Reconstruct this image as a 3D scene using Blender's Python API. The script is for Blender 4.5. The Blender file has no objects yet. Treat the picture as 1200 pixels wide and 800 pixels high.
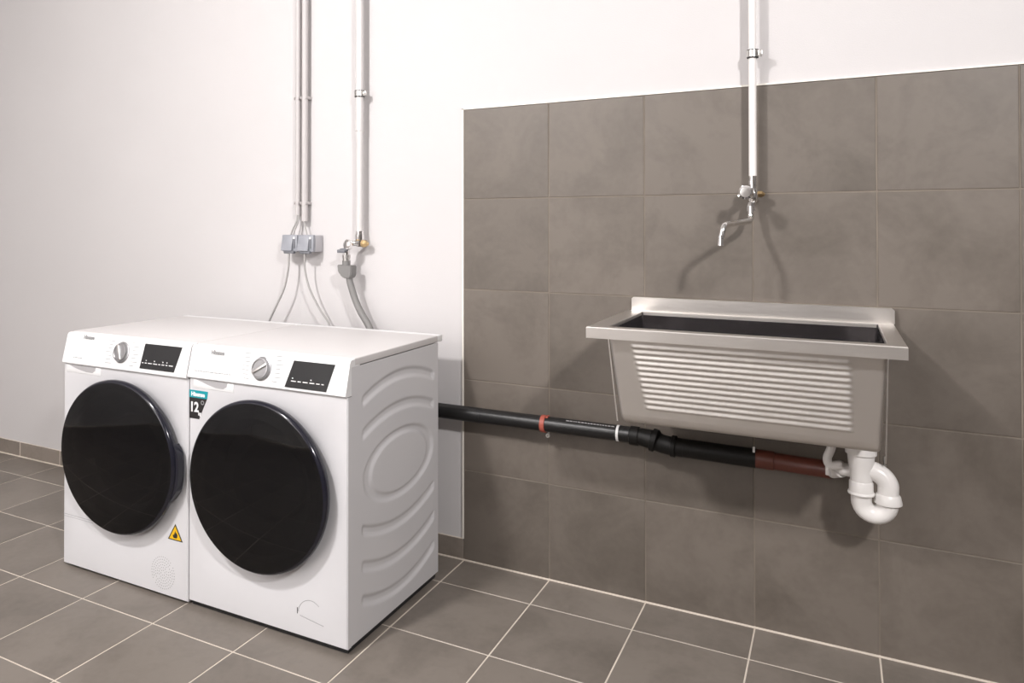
import bpy, bmesh, math, random
from mathutils import Vector, Matrix
random.seed(7)
C = bpy.context.scene.collection
PI = math.pi

# ------------------------------------------------------------------ camera
U = 0.333                                   # wall and floor tile pitch, metres
yaw, pitch = 0.4888, -0.011
cd = bpy.data.cameras.new('camera'); cam = bpy.data.objects.new('camera', cd); C.objects.link(cam)
c_, s_ = math.cos(yaw), math.sin(yaw)
fw, rt, up = Vector((-s_, c_, 0)), Vector((c_, s_, 0)), Vector((0, 0, 1))
f2 = fw*math.cos(pitch) - up*math.sin(pitch); u2 = up*math.cos(pitch) + fw*math.sin(pitch)
M = Matrix((rt, u2, -f2)).transposed().to_4x4()
M.translation = Vector((3.6676*U, -7.5357*U, 3.7177*U))
cam.matrix_world = M
cd.sensor_width = 36; cd.lens = 874.247/1200*36
cd.shift_x = (600-512.2)/1200; cd.shift_y = -(400-256.33)/1200
cd.clip_start = .05
bpy.context.scene.camera = cam

# ------------------------------------------------------------------ world and lights
w = bpy.data.worlds.new('room_ambient'); bpy.context.scene.world = w; w.use_nodes = True
w.node_tree.nodes['Background'].inputs[0].default_value = (1, .96, .93, 1)
w.node_tree.nodes['Background'].inputs[1].default_value = .25
def area(name, loc, aim, size, power, col, spread=180):
    l = bpy.data.lights.new(name, 'AREA'); l.shape = 'DISK'; l.size = size; l.energy = power; l.color = col
    o = bpy.data.objects.new(name, l); C.objects.link(o); o.location = loc
    o.rotation_euler = (Vector(aim)-Vector(loc)).to_track_quat('-Z', 'Y').to_euler()
    l.spread = math.radians(spread)
    return o
area('lamp_light', (-.65, -2.80, 3.05), (-.45, 0, 1.25), .28, 54, (1, .967, .96), 130)
area('lamp_light', (2.60, -2.90, 2.85), (.6, 0, 1.0), .26, 62, (1, .967, .96), 125)
area('bounce_fill', (-1.0, -3.5, 1.9), (-2.0, -4.8, 2.7), .3, 165, (1, .97, .965))  # added unseen fill light, bounced off the wall behind the camera
vs = bpy.context.scene.view_settings
vs.view_transform = 'Standard'; vs.look = 'None'; vs.gamma = 1; vs.use_curve_mapping = False; vs.exposure = -0.36

# ------------------------------------------------------------------ materials
def nt(name):
    m = bpy.data.materials.new(name); m.use_nodes = True
    return m, m.node_tree, m.node_tree.nodes['Principled BSDF']
def mat(name, col, rough=.5, metal=0, bump=0, bscale=200, var=0, vscale=3, coat=0, spec=.5, stretch=None, trans=0):
    m, t, b = nt(name); N, L = t.nodes, t.links
    b.inputs['Base Color'].default_value = (*col, 1); b.inputs['Roughness'].default_value = rough
    b.inputs['Metallic'].default_value = metal; b.inputs['Coat Weight'].default_value = coat
    b.inputs['Specular IOR Level'].default_value = spec; b.inputs['Transmission Weight'].default_value = trans
    tc = N.new('ShaderNodeTexCoord'); mp = N.new('ShaderNodeMapping'); L.new(tc.outputs['Object'], mp.inputs[0])
    if stretch: mp.inputs['Scale'].default_value = stretch
    if var:
        n = N.new('ShaderNodeTexNoise'); n.inputs['Scale'].default_value = vscale; n.inputs['Detail'].default_value = 5
        L.new(mp.outputs[0], n.inputs[0])
        r = N.new('ShaderNodeValToRGB'); L.new(n.outputs[0], r.inputs[0])
        r.color_ramp.elements[0].position = .3; r.color_ramp.elements[1].position = .7
        r.color_ramp.elements[0].color = (*[c*(1-var) for c in col], 1)
        r.color_ramp.elements[1].color = (*[min(1, c*(1+var)) for c in col], 1)
        L.new(r.outputs[0], b.inputs['Base Color'])
    if bump:
        n = N.new('ShaderNodeTexNoise'); n.inputs['Scale'].default_value = bscale; n.inputs['Detail'].default_value = 3
        L.new(mp.outputs[0], n.inputs[0])
        bp = N.new('ShaderNodeBump'); bp.inputs['Strength'].default_value = bump; bp.inputs['Distance'].default_value = .002
        L.new(n.outputs[0], bp.inputs['Height']); L.new(bp.outputs[0], b.inputs['Normal'])
    return m
def tile_mat(name, a, b_, rough):
    m, t, b = nt(name); N, L = t.nodes, t.links
    geo = N.new('ShaderNodeNewGeometry'); oi = N.new('ShaderNodeObjectInfo')
    ofs = N.new('ShaderNodeVectorMath'); ofs.operation = 'SCALE'; ofs.inputs[3].default_value = 9
    cmb = N.new('ShaderNodeCombineXYZ'); L.new(oi.outputs['Random'], cmb.inputs[0]); L.new(oi.outputs['Random'], cmb.inputs[1])
    L.new(cmb.outputs[0], ofs.inputs[0])
    add = N.new('ShaderNodeVectorMath'); L.new(geo.outputs['Position'], add.inputs[0]); L.new(ofs.outputs[0], add.inputs[1])
    n1 = N.new('ShaderNodeTexNoise'); n1.inputs['Scale'].default_value = 5; n1.inputs['Detail'].default_value = 7; n1.inputs['Roughness'].default_value = .62
    n1.inputs['Distortion'].default_value = .6
    n2 = N.new('ShaderNodeTexNoise'); n2.inputs['Scale'].default_value = 45; n2.inputs['Detail'].default_value = 4
    n3 = N.new('ShaderNodeTexNoise'); n3.inputs['Scale'].default_value = 1.8; n3.inputs['Detail'].default_value = 2
    for n in (n1, n2, n3): L.new(add.outputs[0], n.inputs[0])
    m1 = N.new('ShaderNodeMath'); m1.operation = 'MULTIPLY_ADD'; m1.inputs[1].default_value = .22
    L.new(n2.outputs[0], m1.inputs[0]); L.new(n1.outputs[0], m1.inputs[2])
    m2 = N.new('ShaderNodeMath'); m2.operation = 'MULTIPLY_ADD'; m2.inputs[1].default_value = .6
    L.new(n3.outputs[0], m2.inputs[0]); L.new(m1.outputs[0], m2.inputs[2])
    r = N.new('ShaderNodeValToRGB'); L.new(m2.outputs[0], r.inputs[0])
    e = r.color_ramp.elements; e[0].position = .55; e[0].color = (*a, 1); e[1].position = 1.2; e[1].color = (*b_, 1)
    hv = N.new('ShaderNodeHueSaturation'); L.new(r.outputs[0], hv.inputs['Color'])
    mr = N.new('ShaderNodeMapRange'); mr.inputs[3].default_value = .94; mr.inputs[4].default_value = 1.06
    L.new(oi.outputs['Random'], mr.inputs[0]); L.new(mr.outputs[0], hv.inputs['Value'])
    L.new(hv.outputs[0], b.inputs['Base Color'])
    rr = N.new('ShaderNodeMapRange'); rr.inputs[1].default_value = .3; rr.inputs[2].default_value = .7
    rr.inputs[3].default_value = rough-.06; rr.inputs[4].default_value = rough+.08
    L.new(n1.outputs[0], rr.inputs[0]); L.new(rr.outputs[0], b.inputs['Roughness'])
    bp = N.new('ShaderNodeBump'); bp.inputs['Strength'].default_value = .12; bp.inputs['Distance'].default_value = .002
    L.new(n2.outputs[0], bp.inputs['Height']); L.new(bp.outputs[0], b.inputs['Normal'])
    return m
def steel_mat(name, col, rough, sc, brush=(1.5, 60, 60)):
    m, t, b = nt(name); N, L = t.nodes, t.links
    b.inputs['Base Color'].default_value = (*col, 1); b.inputs['Metallic'].default_value = 1
    tc = N.new('ShaderNodeTexCoord'); mp = N.new('ShaderNodeMapping'); mp.inputs['Scale'].default_value = brush
    n = N.new('ShaderNodeTexNoise'); n.inputs['Scale'].default_value = sc; n.inputs['Detail'].default_value = 4
    L.new(tc.outputs['Object'], mp.inputs[0]); L.new(mp.outputs[0], n.inputs[0])
    mr = N.new('ShaderNodeMapRange'); mr.inputs[1].default_value = .3; mr.inputs[2].default_value = .7
    mr.inputs[3].default_value = rough*.92; mr.inputs[4].default_value = rough*1.1
    L.new(n.outputs[0], mr.inputs[0]); L.new(mr.outputs[0], b.inputs['Roughness'])
    n2 = N.new('ShaderNodeTexNoise'); n2.inputs['Scale'].default_value = 4; L.new(tc.outputs['Object'], n2.inputs[0])
    ad = N.new('ShaderNodeMath'); ad.operation = 'MULTIPLY_ADD'; ad.inputs[1].default_value = .0006
    L.new(n.outputs[0], ad.inputs[0]); L.new(n2.outputs[0], ad.inputs[2])
    bp = N.new('ShaderNodeBump'); bp.inputs['Strength'].default_value = .25; bp.inputs['Distance'].default_value = .01
    L.new(ad.outputs[0], bp.inputs['Height']); L.new(bp.outputs[0], b.inputs['Normal'])
    return m
def paint_mat(name, col):
    m = mat(name, col, .75, bump=.25, bscale=260, var=.012, vscale=2)
    return m
PAINT = paint_mat('white_wall_paint', (.575, .557, .556))
PAINTB = paint_mat('lightened_wall_paint', (.88, .87, .86))  # wall white lightened to brighten its reflection in the door glass
CEIL = mat('ceiling_paint', (.75, .74, .73), .9, bump=.2)
GREYWALL = mat('grey_wall_paint', (.30, .29, .28), .8, bump=.2)
DARKW = mat('dark_grey_wainscot', (.05, .045, .042), .6)
WTILE = tile_mat('grey_wall_tile', (.090, .075, .061), (.150, .128, .108), .50)
FTILE = tile_mat('grey_floor_tile', (.130, .112, .095), (.214, .187, .162), .42)
STILE = tile_mat('grey_skirting_tile', (.155, .131, .108), (.25, .215, .185), .45)
WGROUT = mat('wall_grout', (.195, .165, .135), .9, bump=.4, bscale=300, var=.2, vscale=4)
FGROUT = mat('floor_grout', (.66, .59, .51), .9, bump=.4, bscale=300, var=.12, vscale=5)
TRIM = mat('white_edge_bead', (.82, .79, .72), .5)
WHITE = mat('white_enamel', (.66, .655, .67), .28, bump=.0, coat=.25)
WHITE2 = mat('white_plastic', (.80, .80, .805), .33)
LIDM = mat('white_lid_laminate', (.64, .62, .615), .42)
DARKGAP = mat('black_rubber_and_gap_shade', (.015, .015, .016), .6)
BLACKG = mat('black_door_gloss', (.006, .006, .008), .06, coat=.5)
RIMG = mat('dark_smoked_rim', (.012, .012, .020), .14)
DISPLAY = mat('display_glass', (.010, .010, .011), .15)
PRINT = mat('grey_print', (.30, .30, .30), .6)
PRINTL = mat('pale_grey_print', (.34, .34, .35), .6)
GRIP = mat('grey_grip_shade', (.42, .41, .42), .5)
PRINTW = mat('white_print', (.85, .85, .85), .5)
TEAL = mat('teal_sticker', (.0, .30, .36), .4)
STBLACK = mat('black_sticker', (.02, .018, .018), .4)
YEL = mat('yellow_sticker', (.85, .50, .01), .4)
CHROME = mat('chrome', (.85, .84, .83), .12, metal=1)
KNOBM = mat('satin_silver', (.40, .40, .41), .32, metal=1)
BRASS = mat('brass', (.62, .45, .24), .28, metal=1)
STEEL = steel_mat('brushed_stainless', (.68, .65, .62), .36, 8)
STEELB = steel_mat('brushed_stainless_front', (.70, .67, .64), .42, 8)
STEELV = steel_mat('brushed_stainless_bowl_shaded', (.34, .33, .34), .14, 8, (60, 60, 1.5))  # same steel, darkened in colour for the shaded inside of the bowl
DRUM = mat('drum_steel', (.2, .2, .22), .25, metal=1)
ZINC = mat('zinc_clamp', (.62, .61, .59), .3, metal=1)
PIPEW = mat('white_coated_pipe', (.80, .77, .75), .35)
PIPEG = mat('pale_steel_pipe', (.62, .60, .59), .35, bump=.0)
CONDUIT = mat('grey_conduit', (.50, .475, .47), .5)
CORD = mat('grey_cord', (.34, .33, .32), .5)
BOXG = mat('grey_socket_plastic', (.29, .30, .33), .45)
BOXG2 = mat('dark_grey_socket_plastic', (.16, .165, .18), .5)
BOXL = mat('light_grey_socket_back', (.48, .47, .49), .5)
HOSE = mat('grey_hose', (.20, .195, .19), .5)
BLACKP = mat('black_pipe', (.006, .0058, .006), .38, bump=.25, bscale=120)
BLACKR = mat('black_rubber_coupling', (.005, .0045, .004), .5, spec=.3)
REDP = mat('red_brown_pipe', (.115, .028, .016), .45)
REDC = mat('red_clamp_lining', (.34, .075, .05), .5)
WPVC = mat('white_pvc', (.80, .78, .76), .30)
SCUFF = mat('pale_scuff_print', (.5, .5, .5), .5)
CLEAR = mat('clear_water_film', (.9, .92, .95), .05, trans=1)

def door_glass():
    m, t, b = nt('smoked_door_glass'); N, L = t.nodes, t.links
    b.inputs['Base Color'].default_value = (.001, .001, .0015, 1); b.inputs['Roughness'].default_value = .03
    b.inputs['IOR'].default_value = 1.38
    b.inputs['Coat Roughness'].default_value = .02
    tr = N.new('ShaderNodeBsdfTransparent'); tr.inputs[0].default_value = (.55, .57, .65, 1)
    mx = N.new('ShaderNodeMixShader'); mx.inputs[0].default_value = .98
    L.new(tr.outputs[0], mx.inputs[1]); L.new(b.outputs[0], mx.inputs[2])
    L.new(mx.outputs[0], N['Material Output'].inputs['Surface'])
    return m
GLASS = door_glass()

# ------------------------------------------------------------------ helpers
def setp(o, label=None, cat=None, group=None, kind=None):
    if label: o['label'] = label
    if cat: o['category'] = cat
    if group: o['group'] = group
    if kind: o['kind'] = kind
    return o
def link(name, me, m, parent=None, ang=35):
    if m is not None and not me.materials: me.materials.append(m)
    if ang:
        for p in me.polygons: p.use_smooth = True
        me.set_sharp_from_angle(angle=math.radians(ang))
    o = bpy.data.objects.new(name, me); C.objects.link(o)
    if parent is not None: o.parent = parent
    return o
def obj(name, bm, m, parent=None, ang=35, recalc=True):
    if recalc: bmesh.ops.recalc_face_normals(bm, faces=bm.faces)
    me = bpy.data.meshes.new(name); bm.to_mesh(me); bm.free()
    return link(name, me, m, parent, ang)
def thing(name, label, cat, loc=(0, 0, 0), group=None):
    o = bpy.data.objects.new(name, None); C.objects.link(o); o.location = loc; o.empty_display_size = .05
    return setp(o, label, cat, group)
def B(): return bmesh.new()
def box(bm, lo, hi, bev=0, seg=2):
    lo, hi = Vector(lo), Vector(hi)
    r = bmesh.ops.create_cube(bm, size=1, matrix=Matrix.Translation((lo+hi)/2) @ Matrix.Diagonal((*(hi-lo), 1)))
    if bev:
        es = list({e for v in r['verts'] for e in v.link_edges})
        bmesh.ops.bevel(bm, geom=es, offset=bev, segments=seg, affect='EDGES', profile=.5)
    return bm
def frame(d):
    d = d.normalized(); a = Vector((0, 0, 1)) if abs(d.z) < .9 else Vector((1, 0, 0))
    x = d.cross(a).normalized(); return x, d.cross(x).normalized()
def smooth_path(pts, n=8):
    P = [Vector(p) for p in pts]
    if len(P) < 3: return P
    out = []
    for i in range(len(P)-1):
        p0 = P[max(i-1, 0)]; p1 = P[i]; p2 = P[i+1]; p3 = P[min(i+2, len(P)-1)]
        for k in range(n):
            t = k/n
            out.append(.5*((2*p1)+(p2-p0)*t+(2*p0-5*p1+4*p2-p3)*t*t+(3*p1-p0-3*p2+p3)*t**3))
    out.append(P[-1]); return out
def round_path(pts, rad, n=6):
    """polyline with rounded corners"""
    P = [Vector(p) for p in pts]; out = [P[0]]
    for i in range(1, len(P)-1):
        a, b, c = P[i-1], P[i], P[i+1]
        r = min(rad, (a-b).length*.49, (c-b).length*.49)
        s, e = b+(a-b).normalized()*r, b+(c-b).normalized()*r
        for k in range(n+1):
            t = k/n; out.append(s*(1-t)**2+b*2*t*(1-t)+e*t*t)
    out.append(P[-1]); return out
def tube(bm, pts, r, n=20, cap=True, radii=None):
    pts = [Vector(p) for p in pts]; rings = []
    d0 = (pts[1]-pts[0]).normalized(); x, y = frame(d0)
    for i, p in enumerate(pts):
        d = (pts[min(i+1, len(pts)-1)]-pts[max(i-1, 0)]).normalized()
        x = (x-d*x.dot(d)).normalized(); y = d.cross(x)
        rr = radii[i] if radii else r
        rings.append([bm.verts.new(p+(x*math.cos(2*PI*k/n)+y*math.sin(2*PI*k/n))*rr) for k in range(n)])
    for a, b in zip(rings, rings[1:]):
        for k in range(n): bm.faces.new((a[k], a[(k+1) % n], b[(k+1) % n], b[k]))
    if cap: bm.faces.new(rings[0][::-1]); bm.faces.new(rings[-1])
    return bm
def lathe(bm, org, axis, prof, n=48, sx=1.0, closed=False):
    """prof: (radius, height along axis)"""
    org = Vector(org); a = Vector(axis).normalized(); x, y = frame(a); rings = []
    for r, h in prof:
        if r < 1e-6: rings.append([bm.verts.new(org+a*h)]); continue
        rings.append([])
        for k in range(n):
            v = (x*math.cos(2*PI*k/n)+y*math.sin(2*PI*k/n))*r; v.x *= sx
            rings[-1].append(bm.verts.new(org+a*h+v))
    for p, q in zip(rings, rings[1:]):
        for k in range(n):
            k2 = (k+1) % n
            if len(p) == 1: bm.faces.new((p[0], q[k2], q[k]))
            elif len(q) == 1: bm.faces.new((p[k], p[k2], q[0]))
            else: bm.faces.new((p[k], p[k2], q[k2], q[k]))
    return bm
def cyl(bm, a, b, r, n=20): return tube(bm, [a, b], r, n)
def prism_x(bm, prof, x0, x1):
    """prof: list of (y,z)"""
    A = [bm.verts.new((x0, y, z)) for y, z in prof]; D = [bm.verts.new((x1, y, z)) for y, z in prof]
    n = len(prof); bm.faces.new(A); bm.faces.new(D[::-1])
    for k in range(n): bm.faces.new((A[k], D[k], D[(k+1) % n], A[(k+1) % n]))
    return bm
def poly_y(bm, pts, y0, y1):
    """prism from (x,z) outline between two y"""
    A = [bm.verts.new((x, y0, z)) for x, z in pts]; D = [bm.verts.new((x, y1, z)) for x, z in pts]
    n = len(pts); bm.faces.new(A); bm.faces.new(D[::-1])
    for k in range(n): bm.faces.new((A[k], D[k], D[(k+1) % n], A[(k+1) % n]))
    return bm
def text(name, s, h, Mx, m, parent, depth=.0004, bold=0, squeeze=1.0):
    cu = bpy.data.curves.new(name, 'FONT'); cu.body = s; cu.size = h; cu.extrude = depth; cu.offset = bold
    cu.align_x = 'LEFT'; cu.resolution_u = 3
    o = bpy.data.objects.new('tmp', cu); C.objects.link(o)
    bpy.context.view_layer.update()
    me = bpy.data.meshes.new_from_object(o.evaluated_get(bpy.context.evaluated_depsgraph_get()))
    bpy.data.objects.remove(o); bpy.data.curves.remove(cu)
    me.transform(Mx @ Matrix.Diagonal((squeeze, 1, 1, 1)))
    me.materials.clear()
    return link(name, me, m, parent, 0)

# ------------------------------------------------------------------ the room
XL, XR, YB, ZC = -3.75, 4.6, -4.8, 3.2
g = .0044                                          # joint width
floor = setp(obj('floor', box(B(), (XL, YB, -.10), (XR, .25, -.0012)), FGROUT), 'floor of square grey tiles with pale grout', kind='structure')
wall = setp(obj('wall_back', box(B(), (XL, .0075, 0), (XR, .25, ZC)), PAINT), 'white painted back wall with a field of grey tiles', kind='structure')
setp(obj('wall_left', box(B(), (XL-.2, YB, 0), (XL, .25, ZC)), PAINT), 'white painted side wall', kind='structure')
setp(obj('wall_right', box(B(), (XR, YB, 0), (XR+.2, .25, ZC)), PAINT), 'white painted right wall', kind='structure')
setp(obj('wall_front', box(B(), (XL, YB-.2, 0), (XR, YB, ZC)), PAINTB), 'white wall behind the viewer', kind='structure')
setp(obj('ceiling', box(B(), (XL, YB-.2, ZC), (XR, .25, ZC+.1)), CEIL), 'grey concrete ceiling', kind='structure')

def tile_mesh(name, sx, sy, th, m, bev=.0012):
    bm = B(); box(bm, (0, 0, -th), (sx, sy, 0), bev, 1)
    bmesh.ops.recalc_face_normals(bm, faces=bm.faces)
    me = bpy.data.meshes.new(name); bm.to_mesh(me); bm.free(); me.materials.append(m)
    return me
# floor tiles: rows run parallel to the back wall
me_full = tile_mesh('floor_tile', U-g, U-g, .008, FTILE)
me_cut = tile_mesh('floor_tile_cut', U-g, .5696*U-g*1.2, .008, FTILE)
n_ = 0
for j in range(0, 8):
    for i in range(-11, 14):
        x = i*U+g/2
        if x+U > XR: continue
        me = me_cut if j == 0 else me_full
        y = -.5696*U+g/2 if j == 0 else -(.5696+j)*U+g/2
        if y < YB: continue
        # keep only tiles that can come into view or into the machines' reflections
        if n_ < 290:
            o = bpy.data.objects.new('floor_tile', me); C.objects.link(o); o.parent = floor
            o.location = (x, y, random.uniform(-.0003, .0003)); n_ += 1
bm = B()
for j in range(8, 14):
    for i in range(-11, 13):
        y = -(.5696+j)*U+g/2; x = i*U+g/2
        if y < YB: continue
        box(bm, (x, y, -.008), (x+U-g, y+U-g, 0))
setp(obj('far_floor_tiles', bm, FTILE, floor, 0), kind='stuff')
# wall tiles (8 x 5) with recessed joints
UZ = U*1.0074
grout = obj('wall_grout', box(B(), (0, .0015, 0), (12*U, .0085, 5*UZ-.001)), WGROUT, wall)
me_w = tile_mesh('wall_tile', U-g*.8, UZ-g*.8, .008, WTILE)
for j in range(5):
    for i in range(12):
        o = bpy.data.objects.new('wall_tile', me_w); C.objects.link(o); o.parent = wall
        o.rotation_euler = (PI/2, 0, 0)
        o.location = (i*U+g*.4, random.uniform(-.0005, .0005), j*UZ+g*.4)
bead = B(); box(bead, (-.0065, -.002, .079), (-.0005, .009, 5*UZ+.004)); box(bead, (-.0065, -.002, 5*UZ-.0005), (12*U, .009, 5*UZ+.0045))
setp(obj('edge_bead', bead, TRIM, wall), 'thin pale bead along the edge of the tiles')
bead = B(); box(bead, (XL, -.0055, -.001), (XR, .003, .0042), .0012, 1)
setp(obj('corner_joint', bead, FGROUT, wall), 'pale joint where wall meets floor')
# skirting of cut tiles on the white wall
sk = setp(obj('baseboard_back', box(B(), (XL, .001, 0), (-.004, .009, .0775)), FGROUT), 'low skirting of cut grey tiles along the white wall', kind='structure')
me_s = tile_mesh('skirting_tile', U-g, .075, .008, STILE)
for i in range(-11, 0):
    o = bpy.data.objects.new('skirting_tile', me_s); C.objects.link(o); o.parent = sk
    o.rotation_euler = (PI/2, 0, 0); o.location = (i*U+g/2, 0, .002)

# ------------------------------------------------------------------ washing machine and dryer
YF = -.7234                     # front panel plane
def cabinet_side(bm, X, y0, y1, z0, z1, sgn, emboss=True):
    ny, nz = (110, 190) if emboss else (2, 2)
    def hgt(y, z):
        if not emboss: return 0
        yc = -.422; u = (y-yc)/.224; h = 0
        def sm(d, wd, e=.006):          # soft band
            t = max(0, min(1, (wd-d)/e)); return t*t*(3-2*t)
        end = sm(abs(y-yc), .229, .016)
        q = .046*u*u
        for z0_, sg in ((.763, -1), (.663, -1), (.2905, 1), (.184, 1), (.083, 1)):
            h = max(h, sm(abs(z-(z0_+sg*q)), .0195, .014)*end)
        r = math.hypot((y-yc)/.224, (z-.480)/.112)
        if r > .01:
            h = max(h, sm(abs(r-.875)*.16, .020, .014)*end)
        return h*.0065*sgn
    V = [[bm.verts.new((X+hgt(y0+(y1-y0)*a/ny, z0+(z1-z0)*b/nz), y0+(y1-y0)*a/ny, z0+(z1-z0)*b/nz)) for b in range(nz+1)] for a in range(ny+1)]
    for a in range(ny):
        for b in range(nz): bm.faces.new((V[a][b], V[a+1][b], V[a+1][b+1], V[a][b+1]))
def front_panel(bm, x0, x1, z0, z1, xc, zc, rx, rz, n=96, th=.02):
    out, mid, inn, inb, ob = [], [], [], [], []
    for k in range(n):
        a = 2*PI*k/n; c, s = math.cos(a), math.sin(a)
        t = min(((x1-xc) if c > 0 else (xc-x0))/max(abs(c), 1e-9), ((z1-zc) if s > 0 else (zc-z0))/max(abs(s), 1e-9))
        X, Z = xc+c*t, zc+s*t
        # bevelled vertical edges
        out.append([X, Z]); inn.append([xc+c*rx, zc+s*rz])
    # snap nearest samples to the corners
    for cx, cz in ((x0, z0), (x1, z0), (x0, z1), (x1, z1)):
        k = min(range(n), key=lambda q: math.hypot(out[q][0]-cx, out[q][1]-cz)); out[k] = [cx, cz]
    b = .004
    def ring(pts, y): return [bm.verts.new((p[0], y, p[1])) for p in pts]
    def shrink(p): return [min(max(p[0], x0+b), x1-b), min(max(p[1], z0+b*.6), z1)]
    R = [ring(inn, YF+th), ring(inn, YF+.004), ring([[xc+(p[0]-xc)*1.03, zc+(p[1]-zc)*1.03] for p in inn], YF),
         ring([shrink(p) for p in out], YF), ring([[p[0] if not(x0+1e-5 < p[0] < x1-1e-5) else p[0], p[1]] for p in out], YF+b), ring(out, YF+th)]
    for p, q in zip(R, R[1:]):
        for k in range(n): bm.faces.new((p[k], p[(k+1) % n], q[(k+1) % n], q[k]))
def panel_y(z, zb, zt=.8415): return -.7325+(z-zb-.006)/(zt-zb-.006)*.022

def machine(name, label, cat, x0, x1, zbot, zseam, door_c, door_a, dryer):
    t = thing(name, label, cat, ((x0+x1)/2, -.42, 0))
    T = Matrix.Translation((-(x0+x1)/2, .42, 0))
    def part(nm, bm, m, par=t, **k):
        bm.transform(T); return obj(nm, bm, m, par, **k)
    def ptext(nm, s, h, Mx, m, par=t, **k): return text(nm, s, h, T @ Mx, m, par, **k)
    yb = -.166
    # cabinet: outer shell, back and underside
    bm = B(); box(bm, (x0+.001, yb-.012, zbot+.012), (x1-.001, yb, .826), .002)
    box(bm, (x0+.004, -.70, zbot+.005), (x1-.004, yb, zbot+.018))
    cabinet_side(bm, x0+.001, -.702, yb, zbot+.012, .829, 1, False)
    part('cabinet', bm, WHITE, recalc=False)
    bm = B(); cabinet_side(bm, x1, -.7035, yb, zbot+.002, .829, -1, not dryer)
    part('side_panel', bm, WHITE, ang=60)
    # front panel with the round opening
    bm = B(); front_panel(bm, x0, x1, zbot, zseam-.004, door_c[0], door_c[1], .212, .205)
    part('front_panel', bm, WHITE)
    # control panel, leaning back
    ztop = .8495
    prof = [(-.70, zseam-.002), (-.729, zseam-.002), (-.7325, zseam+.001), (-.7325, zseam+.006), (-.7105, ztop-.008), (-.7075, ztop-.003), (-.702, ztop), (-.66, ztop+.0005), (-.66, ztop-.02)]
    cp = part('control_panel', prism_x(B(), prof, x0+.0006, x1-.0006), WHITE2, ang=25)
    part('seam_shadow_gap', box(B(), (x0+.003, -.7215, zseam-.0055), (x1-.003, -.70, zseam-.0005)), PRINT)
    # lid
    bm = B(); box(bm, (x0+.0005, -.688, .829), (x1-.0005, yb, .853), .004, 3)
    lid = part('lid', bm, LIDM)
    bm = B(); box(bm, (x0+.0008, yb-.004, .8285), (x1-.0008, -.128, .8525), .004, 2)
    part('rear_lid_strip', bm, WHITE2, lid)
    part('underside_shade_block', box(B(), (x0+.006, YF+.012, .0035), (x1-.006, yb-.01, zbot+.008)), DARKGAP)  # black block added in place of the shade under the machine
    # feet
    for fx in (x0+.05, x1-.05):
        for fy in (-.665, yb-.05):
            part('foot', lathe(B(), (fx, fy, 0), (0, 0, 1), [(0, 0), (.022, 0), (.022, .004), (.012, .006), (.012, zbot+.012), (0, zbot+.012)], 20), DARKGAP)
    # display
    zb = zseam+(.014 if dryer else .008)
    dl, dr = (-.872, -.694) if dryer else (-.227, -.072)
    zt = .838 if dryer else .834
    sl = .019
    def on(x, z, e=.0): return (x, panel_y(z, zseam)-e-.0002, z)
    bm = B(); q = [on(dl-.004, zb, .0015), on(dr-sl, zb, .0015), on(dr, zt, .0015), on(dl+.003+(.0 if dryer else .0), zt, .0015)]
    if not dryer: q[0] = on(dl-.018, zb, .0015)
    A = [bm.verts.new(v) for v in q]; D = [bm.verts.new((v[0], v[1]+.004, v[2])) for v in q]
    bm.faces.new(A); bm.faces.new(D[::-1])
    for k in range(4): bm.faces.new((A[k], D[k], D[(k+1) % 4], A[(k+1) % 4]))
    disp = part('display', bm, DISPLAY, cp)
    bm = B()
    xx = dl+.004
    rnd = random.Random(3 if dryer else 5)
    while xx < dr-.030:
        ln = rnd.choice((.008, .012, .018)); z = zb+.018
        box(bm, on(xx, z, .0022), tuple(a+b_ for a, b_ in zip(on(xx, z, .0022), (ln, .0008, .0028))))
        if rnd.random() < .45:
            z = zb+.026; box(bm, on(xx+.002, z, .0022), tuple(a+b_ for a, b_ in zip(on(xx+.002, z, .0022), (.004, .0008, .0035))))
        xx += ln+.007
    part('display_symbols', bm, PRINTW, disp, ang=0)
    # knob
    kx, kz = (-.9765, .8005) if dryer else (-.3435, .800)
    base = on(kx, kz); nrm = Vector((0, -1, .25)).normalized()
    kn = part('knob', lathe(B(), base, nrm, [(.0365, 0), (.0365, .0025), (.033, .004), (.033, .009), (.031, .0125), (.027, .0130), (.0255, .0118), (0, .0118)], 40), KNOBM, cp)
    kb = B(); box(kb, (-.029, -.0045, 0), (.029, .0045, .0055), .002)
    ra = math.radians(118 if dryer else 32)
    zax = nrm; xax = Vector((1, 0, 0)); yax = zax.cross(xax)
    R = Matrix((xax, yax, zax)).transposed().to_4x4(); R.translation = Vector(base)+nrm*.0118
    kb.transform(R @ Matrix.Rotation(ra, 4, 'Z')); part('knob_pointer', kb, CHROME, kn)
    # programme print left and right of the knob
    bm = B()
    for s in (-1, 1):
        for k in range(7):
            z = zseam+.018+k*.0125; ln = rnd.choice((.020, .026, .030))
            dx = .046 if k in (0, 6) else .052
            xa = kx+s*dx+(0 if s > 0 else -ln)
            box(bm, on(xa, z, .0010), tuple(a+b_ for a, b_ in zip(on(xa, z, .0010), (ln, .0008, .0016))))
    lx = -1.225 if dryer else -.600
    xa = lx-.02 if not dryer else lx
    while xa < lx+(.05 if dryer else .13):
        ln = rnd.choice((.006, .010, .014)); box(bm, on(xa, zseam+.022, .0010), tuple(a+b_ for a, b_ in zip(on(xa, zseam+.022, .0010), (ln, .0008, .0022)))); xa += ln+.004
    pr = part('printed_markings', bm, PRINTL, cp, ang=0); pr['kind'] = 'stuff'
    # maker's lettering
    lx = -1.188 if dryer else -.561
    lz = .833 if dryer else .8275
    R2 = R.copy(); R2.translation = Vector(on(lx, lz, .0018))
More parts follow.
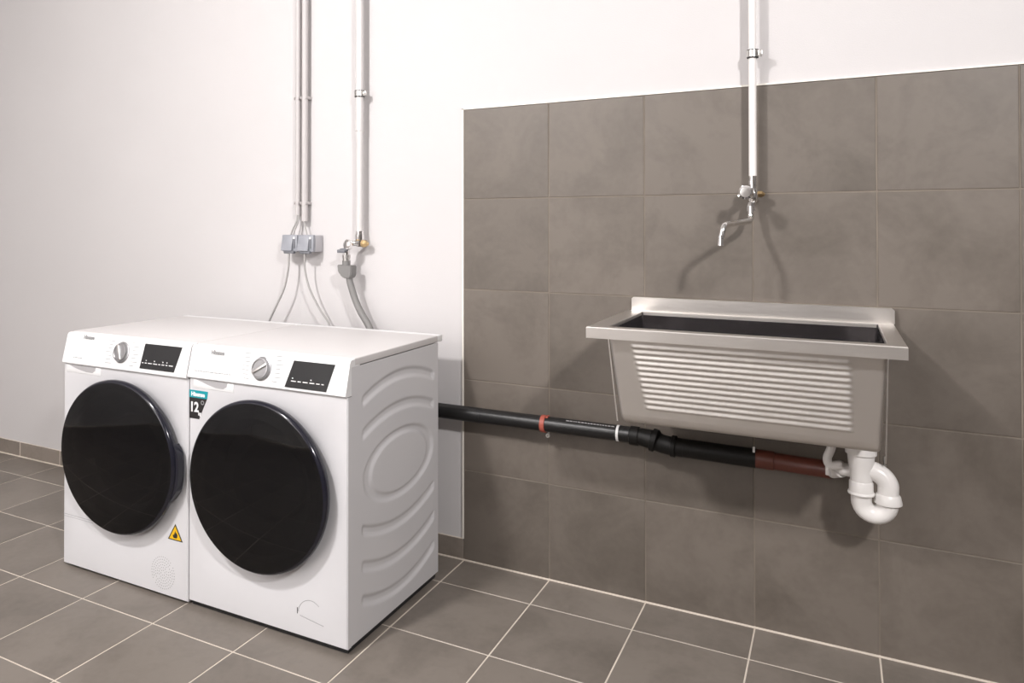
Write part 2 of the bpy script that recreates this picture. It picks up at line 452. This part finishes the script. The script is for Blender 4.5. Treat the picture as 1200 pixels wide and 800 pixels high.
    ptext('brand_lettering', 'Hisense', .0190, R2, PRINT, cp, bold=.0007, squeeze=.93)
    # drawer grip under the control panel
    gx0, gx1 = (-1.258, -1.108) if dryer else (-.618, -.482)
    pts = [(gx0, zseam-.006), (gx1, zseam-.006), (gx1-.004, zseam-.019), (gx1-.018, zseam-.0265), (gx1-.050, zseam-.0265), (gx0+.05, zseam-.019)]
    dw = part('drawer_front', box(B(), (gx0-.012, YF-.0012, zseam-.034), (gx1+.025, YF+.002, zseam-.0055), .001), WHITE2)
    part('grip_recess_shade', poly_y(B(), pts, YF-.0018, YF+.01), GRIP, dw, ang=0)  # raised grey plate, painted as the shade of a hollow grip
    # door
    xc, zc = door_c; a, b = door_a; sx = a/b
    prof = [(b-.03, 0), (b-.018, .004), (b-.006, .016), (b, .028), (b, .036), (b-.002, .041), (b-.006, .0452), (b-.009, .0462)]
    dr_ = part('door', lathe(B(), (xc, YF, zc), (0, -1, 0), prof, 96, sx), RIMG)
    n = 14; R0 = b-.008
    gp = [(R0*math.cos(i/n*PI/2), .046+.016*math.sin(i/n*PI/2)**1.0) for i in range(n)]+[(0, .062)]
    gp = [(R0*(1-i/n), .046+.019*(1-(1-i/n)**2)) for i in range(n+1)]
    part('door_glass', lathe(B(), (xc, YF, zc), (0, -1, 0), gp, 96, sx), GLASS, dr_, ang=60, recalc=True)
    part('inner_door_ring', lathe(B(), (xc, YF, zc), (0, -1, 0), [(b-.03, .001), (b-.035, .03), (.205, .036), (.190, .020), (.175, -.02)], 72, sx), DARKGAP, dr_)
    part('glass_bowl', lathe(B(), (xc, YF, zc), (0, -1, 0), [(.175, -.02), (.16, -.07), (.12, -.105), (.05, -.12), (0, -.122)], 48), GLASS, dr_, ang=60)
    if dryer:
        pts = []
        ang0, ang1 = -24, 17
        for k in range(13): q = math.radians(ang0+(ang1-ang0)*k/12); pts.append((xc+a*1.003*math.cos(q)+.012*min(1, 2.2*math.sin(PI*k/12)), zc+b*1.003*math.sin(q)))
        for k in range(12, -1, -1): q = math.radians(ang0+(ang1-ang0)*k/12); pts.append((xc+a*.965*math.cos(q), zc+b*.965*math.sin(q)))
        bm = poly_y(B(), pts, YF-.036, YF-.010)
        part('door_handle', bm, RIMG, dr_)
    # drum seen faintly through the glass
    bm = lathe(B(), (xc, YF, zc), (0, 1, 0), [(.200, .018), (.205, .05), (.235, .07), (.235, .40), (.20, .43), (0, .44)], 64)
    dm = part('drum', bm, DRUM, recalc=False)
    for k in range(3):
        q = k*2*PI/3+.5; bm = B(); box(bm, (-.018, .08, .185), (.018, .38, .236), .008)
        bm.transform(Matrix.Translation((xc, YF, zc)) @ Matrix.Rotation(q, 4, 'Y')); part('drum_lifter', bm, KNOBM, dm)
    return t, part, ptext
dry, part, ptext = machine('tumble_dryer', 'white tumble dryer on the left, with yellow flame warning triangle and dotted vent', 'tumble dryer', -1.283, -.6545, .009, .742, (-.957, .450), (.284, .262), True)
# dotted vent
bm = B(); vc = (-.768, .081)
for r_i in range(7):
    R = r_i*.0088; n = max(1, int(2*PI*R/.0092))
    for k in range(n):
        q = 2*PI*k/n+.2*r_i; x, z = R*math.cos(q), R*math.sin(q)
        if abs(z-x*.75)/1.25 < .0028: continue
        cyl(bm, (vc[0]+x, YF+.001, vc[1]+z), (vc[0]+x, YF-.0004, vc[1]+z), .0017, 6)
o = part('vent_holes', bm, PRINT, ang=0); o['kind'] = 'stuff'
bm = B(); tri = [(-.711, .2545), (-.745, .1995), (-.677, .1995)]
ws = part('warning_sticker', poly_y(bm, tri, YF-.0006, YF+.001), STBLACK, ang=0); ws['label'] = 'yellow triangle sticker with a flame'
cx_, cz_ = -.711, .2165
part('sticker_face', poly_y(B(), [(cx_+(x-cx_)*.80, cz_+(z-cz_)*.80) for x, z in tri], YF-.0009, YF), YEL, ws, ang=0)
fl = [(-.718, .2075), (-.7215, .213), (-.720, .219), (-.7165, .216), (-.714, .224), (-.709, .2315), (-.7085, .223), (-.7045, .2265), (-.7005, .217), (-.7025, .2105), (-.7055, .2075)]
part('flame_symbol', poly_y(B(), fl, YF-.0012, YF), STBLACK, ws, ang=0)
bm = B(); box(bm, (-1.2825, YF-.0006, .1880), (-1.10, YF, .1892)); box(bm, (-1.2825, YF-.0006, .1805), (-1.12, YF, .1815))
part('service_flap_seam', bm, PRINTL, ang=0)

wash, part, ptext = machine('washing_machine', 'white washing machine on the right, ribbed side showing, with teal and black 12 kg sticker', 'washing machine', -.6505, -.021, .019, .748, (-.335, .449), (.270, .261), False)
pts = [(-.6485, .7055), (-.5665, .7055), (-.5700, .683), (-.6050, .6130), (-.6485, .6130)]
st = part('capacity_sticker', poly_y(B(), pts, YF-.0006, YF+.001), STBLACK, ang=0); st['label'] = 'teal and black capacity sticker'
part('teal_band', poly_y(B(), [(-.6485, .7055), (-.5665, .7055), (-.5700, .6815), (-.6485, .6815)], YF-.0009, YF), TEAL, st, ang=0)
def fr(x, z): return Matrix.Translation((x, YF-.0014, z)) @ Matrix.Rotation(PI/2, 4, 'X')
ptext('brand_lettering', 'Hisense', .019, fr(-.640, .687), PRINTW, st, bold=.0008, squeeze=1.0)
ptext('number_lettering', '12', .044, fr(-.6465, .6365), PRINTW, st, bold=.0014, squeeze=.92)
ptext('unit_lettering', 'kg', .018, fr(-.6085, .626), PRINTW, st, bold=.0006, squeeze=.8)
bm = lathe(B(), (-.590, YF-.0010, .668), (0, -1, 0), [(.0045, 0), (.0045, .0004), (.0070, .0004), (.0070, 0)], 20)
part('round_symbol', bm, PRINTL, st)
# pump filter flap
arc = [(-.196+.0, YF-.0002, .090)]+[(-.152-.048*math.cos(q), YF-.0002, .082+.050*math.sin(q)) for q in [PI*k/14 for k in range(1, 11)]]
bm = tube(B(), arc, .0009, 6); tube(bm, [(-.192, YF-.0002, .080), (-.105, YF-.0002, .068)], .0011, 6)
part('filter_flap_seam', bm, PRINTL)
part('filter_slot', box(B(), (-.203, YF-.0006, .083), (-.2005, YF+.002, .101)), STBLACK, ang=0)

# ------------------------------------------------------------------ laundry sink
sink = thing('laundry_sink', 'wall-hung stainless steel laundry sink with ribbed washboard front', 'sink', (1.0, -.24, .68))
T = Matrix.Translation((-1.0, .24, -.68))
def sp(nm, bm, m, par=None, **k):
    bm.transform(T); return obj(nm, bm, m, par or sink, **k)
def rr_loop(x0, x1, y0, y1, r, z, nf=140, ns=10, nc=6):
    """rounded rectangle, front side (y0) sampled densely. order: front left->right, right, back, left"""
    P = []
    for k in range(nf+1): P.append((x0+r+(x1-x0-2*r)*k/nf, y0, z))
    def corner(cx, cy, a0):
        for k in range(1, nc): q = a0+PI/2*k/nc; P.append((cx+r*math.cos(q), cy+r*math.sin(q), z))
    corner(x1-r, y0+r, -PI/2)
    for k in range(ns+1): P.append((x1, y0+r+(y1-y0-2*r)*k/ns, z))
    corner(x1-r, y1-r, 0)
    for k in range(ns+1): P.append((x1-r-(x1-x0-2*r)*k/ns, y1, z))
    corner(x0+r, y1-r, PI/2)
    for k in range(ns+1): P.append((x0, y1-r-(y1-y0-2*r)*k/ns, z))
    corner(x0+r, y0+r, PI)
    return P
ZT, ZB = .9600, .6850
def lerp(a, b, t): return a+(b-a)*t
bm = B(); rings = []; nz = 150
for k in range(nz+1):
    t = k/nz; z = lerp(ZT-.001, ZB+.026, t)
    x0, x1 = lerp(.6615, .6855, t), lerp(1.3345, 1.3215, t)
    y0 = lerp(-.4450, -.4005, t)
    L_ = rr_loop(x0, x1, y0, -.030, .010, z)
    # washboard: twelve rounded ridges pressed outward
    fz = (.9175-z)/(.9175-.7310)*12
    for i in range(141):
        x = L_[i][0]; t2 = (.9175-z)/(.9175-.7310)
        xa, xb = lerp(.7220, .7560, t2), lerp(1.2600, 1.2630, t2)
        h = 0
        if 0 < fz < 12:
            e = max(0, min(1, (x-xa)/.010, (xb-x)/.010)); e = e*e*(3-2*e)
            ph = fz % 1
            h = (ph/.74 if ph < .74 else (1-ph)/.26); h = h*h*(3-2*h)*e*.0026
        L_[i] = (x, L_[i][1]-h, z)
    rings.append([bm.verts.new(p) for p in L_])
# rounded base
for dz, inset in ((.020, .0008), (.014, .003), (.008, .0065), (.0035, .011), (.001, .017), (0, .025), (-.002, .05)):
    L_ = rr_loop(.6860+inset*.35, 1.3213-inset*.35, -.3992+inset, -.030-inset, .010, ZB+dz)
    rings.append([bm.verts.new(p) for p in L_])
n = len(rings[0])
for a, b in zip(rings, rings[1:]):
    for k in range(n): bm.faces.new((a[k], a[(k+1) % n], b[(k+1) % n], b[k]))
bm.faces.new(rings[-1])
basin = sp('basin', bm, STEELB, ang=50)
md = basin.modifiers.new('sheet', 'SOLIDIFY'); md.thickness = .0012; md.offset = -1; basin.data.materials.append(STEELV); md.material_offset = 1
# rim frame
bm = B()
x0, x1, y0, y1 = .6110, 1.3715, -.4800, -.0005
ox0, ox1, oy0, oy1 = .6625, 1.3335, -.4420, -.030
def quadring(o, i, zo, zi):
    return ([bm.verts.new((x, y, zo)) for x, y in o], [bm.verts.new((x, y, zi)) for x, y in i])
def rect(a, b, c, d): return [(a, c), (b, c), (b, d), (a, d)]
seq = [(rect(x0+.012, x1-.012, y0+.012, y1), .9310), (rect(x0+.0, x1-.0, y0+.0, y1), .9305), (rect(x0, x1, y0, y1), .9590), (rect(x0+.0015, x1-.0015, y0+.0015, y1), .9612),
       (rect(ox0, ox1, oy0, oy1), .9612), (rect(ox0+.002, ox1-.002, oy0+.002, oy1-.002), .9585), (rect(ox0+.002, ox1-.002, oy0+.002, oy1-.002), .950)]
pr_ = None
for rc, z in seq:
    cur = [bm.verts.new((x, y, z)) for x, y in rc]
    if pr_:
        for k in range(4): bm.faces.new((pr_[k], pr_[(k+1) % 4], cur[(k+1) % 4], cur[k]))
    pr_ = cur
sp('rim', bm, STEEL, ang=30)
# splash strip with clipped corners
pts = [(.6265, .9605), (1.3735, .9605), (1.3735, .9985), (1.3665, 1.0055), (.6325, 1.0065), (.6265, 1.0005)]
sp('splash_back', poly_y(B(), pts, -.0150, -.0008), STEEL, ang=25)
# side flanges against the wall
for xa, xb, dz in ((.650, .6765, 0), (1.3480, 1.3400, -.02)):
    bm = B()
    A = [(xa, .930), (xb, .690-.0), (xb+.003, .690), (xa+.003, .930)] if dz == 0 else [(xa, .930), (xb, .600), (xb+.0035, .600), (xa+.0035, .930)]
    poly_y(bm, A, (-.402 if dz == 0 else -.16), (-.3995 if dz == 0 else -.157)); sp('side_bracket', bm, STEEL)
sp('bracket_bolt', cyl(B(), (1.3415, -.10, .580), (1.3415, -.10, .604), .0035, 12), ZINC)
sp('bracket_bolt', lathe(B(), (1.3415, -.10, .577), (0, 0, 1), [(0, 0), (.006, .0), (.006, .004), (0, .004)], 12), ZINC)
# water drops and a thin puddle line on the back wall of the bowl
drain_plate = sp('drain_strainer', lathe(B(), (1.284, -.14, .6845), (0, 0, 1), [(0, .001), (.030, .001), (.034, .003), (.038, .002), (.038, 0)], 28), CHROME)

# ------------------------------------------------------------------ trap
TY = -.14
trap = thing('drain_trap', 'white plastic u-bend trap under the right end of the sink', 'drain trap', (1.284, TY, .42))
T2 = Matrix.Translation((-1.284, -TY, -.42))
def tp(nm, bm, m, par=None, **k):
    bm.transform(T2); return obj(nm, bm, m, par or trap, **k)
tp('inlet_body', lathe(B(), (1.284, TY, .500), (0, 0, 1), [(0, .02), (.026, .02), (.0275, .05), (.0285, .072), (.0312, .084), (.0322, .095), (.0335, .108), (.0335, .113), (.0385, .115), (.0385, .150), (.034, .152), (.034, .1812), (0, .1812)], 32), WPVC)
tp('inlet_nut', lathe(B(), (1.284, TY, .497), (0, 0, 1), [(.024, .006), (.0325, .007), (.0335, .010), (.0325, .013), (.0300, .015), (.0295, .040), (.028, .043), (.025, .044)], 32), WPVC)
pts = [(1.284, TY, .515), (1.284, TY, .492)]
for k in range(0, 15):
    q = PI+PI*k/14; pts.append((1.3155+.0315*math.cos(q), TY, .4865+.0315*math.sin(q)*1.05))
pts += [(1.347, TY, .495), (1.348, TY, .512)]
tp('u_bend', tube(B(), pts, .0255, 24), WPVC)
tp('outlet_nut', tube(B(), [(1.3475, TY, .486), (1.3475, TY, .489), (1.3475, TY, .493), (1.3475, TY, .510), (1.3475, TY, .514)], .031, 24, radii=[.026, .0335, .0335, .030, .027]), WPVC)
pts = [(1.3475, TY, .508), (1.3480, TY, .530)]
for k in range(1, 11):
    q = PI/2*k/10; pts.append((1.3485-.040*(1-math.cos(q))*1.1, TY+.030*math.sin(q)*.2*k/10, .530+.040*math.sin(q)))
pts += [(1.285, TY+.02, .571), (1.268, TY+.03, .568)]
tp('upper_bend', tube(B(), smooth_path(pts, 3), .0255, 24), WPVC)
tp('side_outlet', tube(B(), [(1.29, TY+.01, .562), (1.262, TY+.02, .558), (1.235, TY+.035, .555), (1.2345, TY+.035, .555), (1.214, TY+.058, .543)], .02, 24, radii=[.016, .017, .018, .0235, .0235]), WPVC)
ov = round_path([(1.258, TY, .564), (1.212, TY-.005, .571), (1.1985, TY-.006, .562), (1.1985, TY-.004, .590), (1.212, TY+.01, .622), (1.213, TY+.02, .684)], .008, 5)
tp('overflow_hose_nozzle', tube(B(), round_path([(1.236, TY, .574), (1.205, TY-.006, .572), (1.200, TY-.004, .590), (1.213, TY+.0, .622), (1.214, TY+.01, .6815)], .014, 5), .0115, 16), WPVC)
tp('nozzle_clip', cyl(B(), (1.203, TY-.005, .545), (1.203, TY-.005, .572), .0065, 14), WPVC)

# ------------------------------------------------------------------ waste pipe along the wall
PY = -.062
wp = thing('waste_pipe', 'black and red-brown waste pipe running along the wall from machines to sink', 'waste pipe', (.3, PY, .553))
T3 = Matrix.Translation((-.3, -PY, -.553))
def wpp(nm, bm, m, par=None, **k):
    bm.transform(T3); return obj(nm, bm, m, par or wp, **k)
bp_ = wpp('black_pipe', cyl(B(), (-1.20, PY, .5600), (.650, PY, .5620), .0258, 32), BLACKP)
wpp('rough_sleeve', tube(B(), [(-1.20, PY, .560), (.10, PY, .5607)], .0268, 32), BLACKP, bp_)
wpp('white_stripe', cyl(B(), (.590, PY, .5619), (.598, PY, .5619), .0263, 32), PRINTW, bp_)
bm = B(); rnd = random.Random(2); xx = .42
while xx < .575:
    ln = rnd.uniform(.004, .010)
    for q0 in (1.05,):
        c, s = math.cos(q0), math.sin(q0); y, z = PY-.0262*math.cos(q0), .5618+.0262*math.sin(q0)
        box(bm, (xx, y-.0006, z-.002), (xx+ln, y+.0006, z+.002))
    xx += ln+.003
o = wpp('printed_pipe_text', bm, SCUFF, bp_, ang=0); o['kind'] = 'stuff'
# rubber couplings stepping down
wpp('rubber_coupling', tube(B(), [(.632, PY, .561), (.634, PY, .561), (.660, PY, .560), (.662, PY, .560), (.666, PY, .560), (.700, PY, .556), (.703, PY, .5555)], .03, 32, radii=[.027, .0305, .0305, .0275, .0275, .030, .026]), BLACKR)
wpp('rubber_elbow', tube(B(), smooth_path([(.690, PY, .5575), (.715, PY, .553), (.735, PY, .546), (.775, PY, .5425), (.80, PY, .542)], 5), .029, 32), BLACKR)
wpp('rubber_collar', tube(B(), [(.700, PY-.003, .5575), (.702, PY-.003, .557), (.716, PY-.003, .554), (.718, PY-.003, .553)], .03, 32, radii=[.028, .0365, .0365, .029]), BLACKR)
wpp('rubber_collar', tube(B(), [(.762, PY, .5435), (.763, PY, .5435), (.776, PY, .5428), (.777, PY, .5428)], .03, 32, radii=[.028, .0335, .0335, .028]), BLACKR)
wpp('black_pipe', cyl(B(), (.79, PY, .5425), (1.01, PY, .5400), .0285, 32), BLACKR)
wpp('red_pipe', tube(B(), [(1.000, PY, .5402), (1.002, PY, .5402), (1.06, PY, .539), (1.062, PY, .539), (1.205, PY-.006, .5375), (1.212, PY-.008, .5375)], .027, 32, radii=[.026, .0275, .0275, .0250, .0250, .0250]), REDP)
wpp('white_screw_cap', cyl(B(), (1.006, PY-.02, .563), (1.006, PY-.02, .579), .0035, 10), PRINTW)
cl = wpp('pipe_clamp', tube(B(), [(.3285, PY, .5613), (.3290, PY, .5613), (.3445, PY, .5613), (.3450, PY, .5613)], .03, 32, radii=[.026, .0295, .0295, .026]), REDC)
bm = B(); tube(bm, [(.350, PY+.010, .534), (.350, PY+.010, .519)], .0035, 8)
lathe(bm, (.350, PY+.004, .522), (0, -1, 0), [(.003, 0), (.003, .006), (.007, .006), (.007, 0)], 14)
wpp('clamp_screw_eye', bm, ZINC, cl)
wpp('clamp_rod', cyl(B(), (.337, PY+.024, .5613), (.337, .0, .5613), .005, 12), ZINC, cl)
wpp('clamp_ear', box(B(), (.346, PY-.012, .580), (.354, PY+.012, .590), .001), REDC, cl)

# ------------------------------------------------------------------ tap above the sink
pc = thing('supply_pipe', 'white supply pipe coming down to the tap above the sink', 'pipe', (1.003, -.035, 1.36))
def local(par, bm):
    bm.transform(Matrix.Translation(-par.location)); return bm
def lp(nm, bm, m, par, root, **k): return obj(nm, local(root, bm), m, par, **k)
XP = 1.0030; PYC = -.042
lp('pipe_body', cyl(B(), (XP, PYC, 1.385), (XP+.002, PYC, ZC), .0112, 24), PIPEW, pc, pc)
def clamp(root, x, y, z, r):
    bm = tube(B(), [(x, y, z-.0105), (x, y, z-.010), (x, y, z+.010), (x, y, z+.0105)], r, 24, radii=[r+.0005, r+.006, r+.006, r+.0005])
    c = lp('pipe_clamp', bm, ZINC, root, root)
    lp('clamp_rubber', tube(B(), [(x, y, z-.0125), (x, y, z-.0105)], r+.0052, 24), DARKGAP, c, root)
    lp('clamp_rubber', tube(B(), [(x, y, z+.0105), (x, y, z+.0125)], r+.0052, 24), DARKGAP, c, root)
    bm = B(); box(bm, (x+r+.003, y-.007, z-.009), (x+r+.016, y+.007, z+.009), .0015)
    cyl(bm, (x+r+.010, y-.013, z), (x+r+.010, y+.008, z), .0048, 10)
    lp('clamp_ear', bm, ZINC, c, root)
    lp('clamp_rod', cyl(B(), (x, y+r, z), (x, .007, z), .004, 10), ZINC, c, root)
clamp(pc, XP+.0015, PYC, 1.768, .0115)
tap = thing('wall_tap', 'chrome tap with bent spout mounted on tiles above the sink', 'tap', (XP, PYC, 1.30))
lp('pipe_union', tube(B(), [(XP, PYC, 1.352), (XP, PYC, 1.366), (XP, PYC, 1.367), (XP, PYC, 1.380), (XP, PYC, 1.381), (XP, PYC, 1.394)], .013, 24, radii=[.0105, .0105, .0135, .0135, .0118, .0118]), CHROME, tap, tap)
bm = lathe(B(), (XP, PYC, 1.305), (0, 0, 1), [(0, 0), (.009, 0), (.012, .006), (.0155, .016), (.018, .028), (.016, .040), (.012, .050), (0, .051)], 24)
tube(bm, [(XP-.030, PYC-.004, 1.343), (XP-.026, PYC-.004, 1.343), (XP, PYC, 1.340)], .014, 20, radii=[.010, .0135, .011])
vb = lp('valve_body', bm, CHROME, tap, tap)
lp('brass_union', tube(B(), [(XP+.010, PYC, 1.338), (XP+.014, PYC, 1.338), (XP+.015, PYC, 1.338), (XP+.026, PYC, 1.338), (XP+.034, PYC, 1.337)], .01, 6, radii=[.007, .007, .0105, .0105, .004]), BRASS, tap, tap)
# hand wheel turned to the room
hw = (XP-.006, PYC-.010, 1.338)
bm = tube(B(), [hw, (XP-.009, -.085, 1.339), (XP-.010, -.105, 1.340), (XP-.011, -.126, 1.340)], .01, 16, radii=[.0125, .0115, .0095, .0085])
lathe(bm, (XP-.011, -.122, 1.340), (0, -1, .02), [(0, 0), (.016, .001), (.0205, .006), (.0205, .016), (.015, .022), (0, .023)], 20)
for k in range(4):
    q = k*PI/2+.5; c, s = math.cos(q), math.sin(q)
    tube(bm, [(XP-.011+.012*c, -.130, 1.340+.012*s), (XP-.011+.0225*c, -.130, 1.340+.0225*s)], .0055, 10, radii=[.005, .0045])
lp('hand_wheel', bm, CHROME, tap, tap)
lp('spout_nut', tube(B(), [(XP-.004, PYC-.008, 1.286), (XP-.004, PYC-.008, 1.298), (XP-.003, PYC-.006, 1.312)], .012, 6, radii=[.0125, .0125, .010]), CHROME, tap, tap)
path = round_path([(XP-.004, -.056, 1.300), (XP-.005, -.062, 1.256), (.9430, -.235, 1.2450), (.9365, -.243, 1.205)], .020, 8)
lp('spout', tube(B(), path, .0092, 20), CHROME, tap, tap)
lp('spout_tip', tube(B(), [(.9370, -.243, 1.214), (.9369, -.243, 1.213), (.9366, -.243, 1.206), (.9365, -.243, 1.205), (.936, -.243, 1.185), (.936, -.243, 1.184)], .01, 24, radii=[.007, .0095, .0095, .0085, .0105, .008]), CHROME, tap, tap)

# ------------------------------------------------------------------ second water pipe with valve, behind the machines
pb = thing('water_pipe', 'pale water pipe on the white wall ending in a valve above the machines', 'pipe', (-.44, -.045, 1.22))
XB, YBP = -.4440, -.033
lp('pipe_body', tube(B(), [(XB, YBP, 1.205), (XB, YBP, 1.62), (XB-.001, YBP, 1.621), (XB-.002, YBP, ZC)], .014, 24, radii=[.0138, .0138, .0163, .0163]), PIPEG, pb, pb)
clamp(pb, XB-.001, YBP, 1.768, .0155)
vt = thing('stop_valve', 'chrome stop valve with brass hexagon under the left water pipe', 'valve', (-.445, -.05, 1.17))
bm = tube(B(), [(XB, YBP, 1.222), (XB, YBP, 1.210), (XB, YBP, 1.209), (XB, YBP, 1.196), (XB, YBP, 1.160)], .014, 20, radii=[.016, .016, .0185, .0185, .013])
tube(bm, round_path([(XB, YBP, 1.172), (-.470, -.058, 1.176), (-.4860, -.064, 1.150), (-.4865, -.064, 1.118)], .02, 6), .0115, 18)
lathe(bm, (-.472, -.072, 1.168), (-.35, -1, .1), [(0, -.012), (.018, -.010), (.022, 0), (.021, .010), (.015, .014), (0, .015)], 18)
lp('valve_body', bm, CHROME, vt, vt)
lp('brass_hexagon', tube(B(), [(XB+.012, YBP, 1.172), (XB+.016, YBP, 1.172), (XB+.028, YBP, 1.172), (XB+.040, YBP, 1.171)], .015, 6, radii=[.010, .0165, .0155, .006]), BRASS, vt, vt)
lp('brass_collar', tube(B(), [(XB, YBP-.002, 1.185), (XB, YBP-.002, 1.193)], .0155, 18), BRASS, vt, vt)
bm = B(); tube(bm, [(-.505, -.078, 1.146), (-.470, -.080, 1.150)], .007, 12); box(bm, (-.515, -.090, 1.136), (-.478, -.078, 1.149), .003)
lp('lever', bm, BOXG2, vt, vt)
lp('hose_thread', tube(B(), [(-.4865, -.064, 1.104), (-.4865, -.064, 1.116), (-.4865, -.064, 1.117), (-.4865, -.064, 1.128)], .015, 16, radii=[.0145, .0145, .0165, .0165]), ZINC, vt, vt)
hs = thing('inlet_hose', 'grey water inlet hose hanging from the valve down behind the machines', 'hose', (-.48, -.065, 1.05))
lp('hose_nut', tube(B(), [(-.4870, -.064, 1.086), (-.4870, -.064, 1.105)], .0165, 12), HOSE, hs, hs)
ab = B(); poly_y(ab, [(-.517, 1.089), (-.4490, 1.086), (-.4500, 1.048), (-.4585, 1.036), (-.4870, 1.036), (-.4960, 1.044), (-.513, 1.060)], -.086, -.046)
bmesh.ops.bevel(ab, geom=ab.edges[:], offset=.003, segments=2, affect='EDGES')
lp('stop_unit', ab, HOSE, hs, hs)
lp('hose_tube', tube(B(), smooth_path([(-.471, -.066, 1.045), (-.468, -.066, 1.02), (-.448, -.066, .965), (-.420, -.066, .91), (-.378, -.066, .850), (-.35, -.075, .79), (-.34, -.09, .70)], 8), .0135, 20), HOSE, hs, hs)

# ------------------------------------------------------------------ conduits, socket box and cords
XA = (-.7663, -.7300)
for i, x in enumerate(XA):
    zb_ = 1.288 if i == 0 else 1.262
    cn = thing('conduit', ('left' if i == 0 else 'right')+' one of the pair of grey cable conduits above the socket box', 'conduit', (x, -.014, zb_), 'conduits above the socket box')
    r = .0112 if i == 0 else .0135
    bm = lathe(B(), (x, -.0175, zb_), (0, 0, 1), [(r-.002, .02), (r-.002, 0), (r, 0), (r, 2.6)], 20)
    lp('conduit_tube', bm, CONDUIT, cn, cn)
    for z in (1.338, 1.778):
        bm = B(); box(bm, (x-r-.003, -.018, z-.006), (x+r+.003, .007, z+.006), .001); box(bm, (x-r-.0022, -.031, z-.006), (x-r+.002, -.017, z+.006), .001)
        box(bm, (x+r-.002, -.031, z-.006), (x+r+.0022, -.017, z+.006), .001)
        lp('conduit_clip', bm, CONDUIT, cn, cn)
sb = thing('socket_box', 'grey double socket box with flip lids on the white wall', 'socket', (-.733, -.0, 1.170))
lp('back_box', box(B(), (-.8150, -.046, 1.136), (-.6530, .006, 1.204), .003), BOXL, sb, sb)
for k, (xa, xb) in enumerate(((-.816, -.737), (-.733, -.6535))):
    bm = B(); box(bm, (xa, -.060, 1.136), (xb, -.044, 1.206), .004)
    soc = lp('socket_frame', bm, BOXG, sb, sb)
    bm = B(); prism_x(bm, [(-.059, 1.198), (-.063, 1.196), (-.074, 1.140), (-.059, 1.140)], xa+.004, xb-.020)
    bmesh.ops.bevel(bm, geom=bm.edges[:], offset=.0012, segments=1, affect='EDGES')
    lp('flip_lid', bm, BOXG, soc, sb)
    bm = B(); box(bm, (xb-.016, -.0625, 1.150), (xb-.010, -.058, 1.196)); lp('lid_hinge_slot', bm, BOXG2, soc, sb)
    bm = B(); box(bm, (xb-.019, -.0645, 1.188), (xb-.009, -.059, 1.197), .002); lp('label_tab', bm, PRINTW, soc, sb)
    bm = B(); box(bm, (xa+.016, -.070, 1.128), (xb-.012, -.052, 1.140), .003); lp('plug_opening', bm, BOXG2, soc, sb)
for i, pts in enumerate(([(-.766, -.018, 1.31), (-.768, -.022, 1.265), (-.782, -.034, 1.225), (-.786, -.040, 1.200)],
                         [(-.764, -.020, 1.31), (-.758, -.026, 1.262), (-.768, -.036, 1.225), (-.772, -.040, 1.200)],
                         [(-.730, -.018, 1.275), (-.722, -.026, 1.242), (-.706, -.036, 1.215), (-.702, -.040, 1.200)])):
    o = obj('supply_cable', tube(B(), smooth_path(pts, 6), .0034, 10), CORD)
    setp(o, ('leftmost', 'middle', 'rightmost')[i]+' of the three short cables entering the top of the socket box', 'cable', 'cables into the socket box')
o = obj('power_cord', tube(B(), smooth_path([(-.776, -.062, 1.137), (-.775, -.064, 1.118), (-.778, -.066, 1.06), (-.800, -.066, .98), (-.845, -.066, .90), (-.878, -.064, .845), (-.91, -.08, .76)], 8), .0042, 12), CORD)
setp(o, 'grey power cord curving left from the socket box down behind the machines', 'power cord', 'power cords')
o = obj('power_cord', tube(B(), smooth_path([(-.695, -.062, 1.137), (-.694, -.064, 1.118), (-.690, -.066, 1.06), (-.666, -.066, .985), (-.615, -.066, .905), (-.572, -.064, .850), (-.54, -.08, .77)], 8), .0042, 12), CORD)
setp(o, 'grey power cord curving right from the socket box down behind the machines', 'power cord', 'power cords')
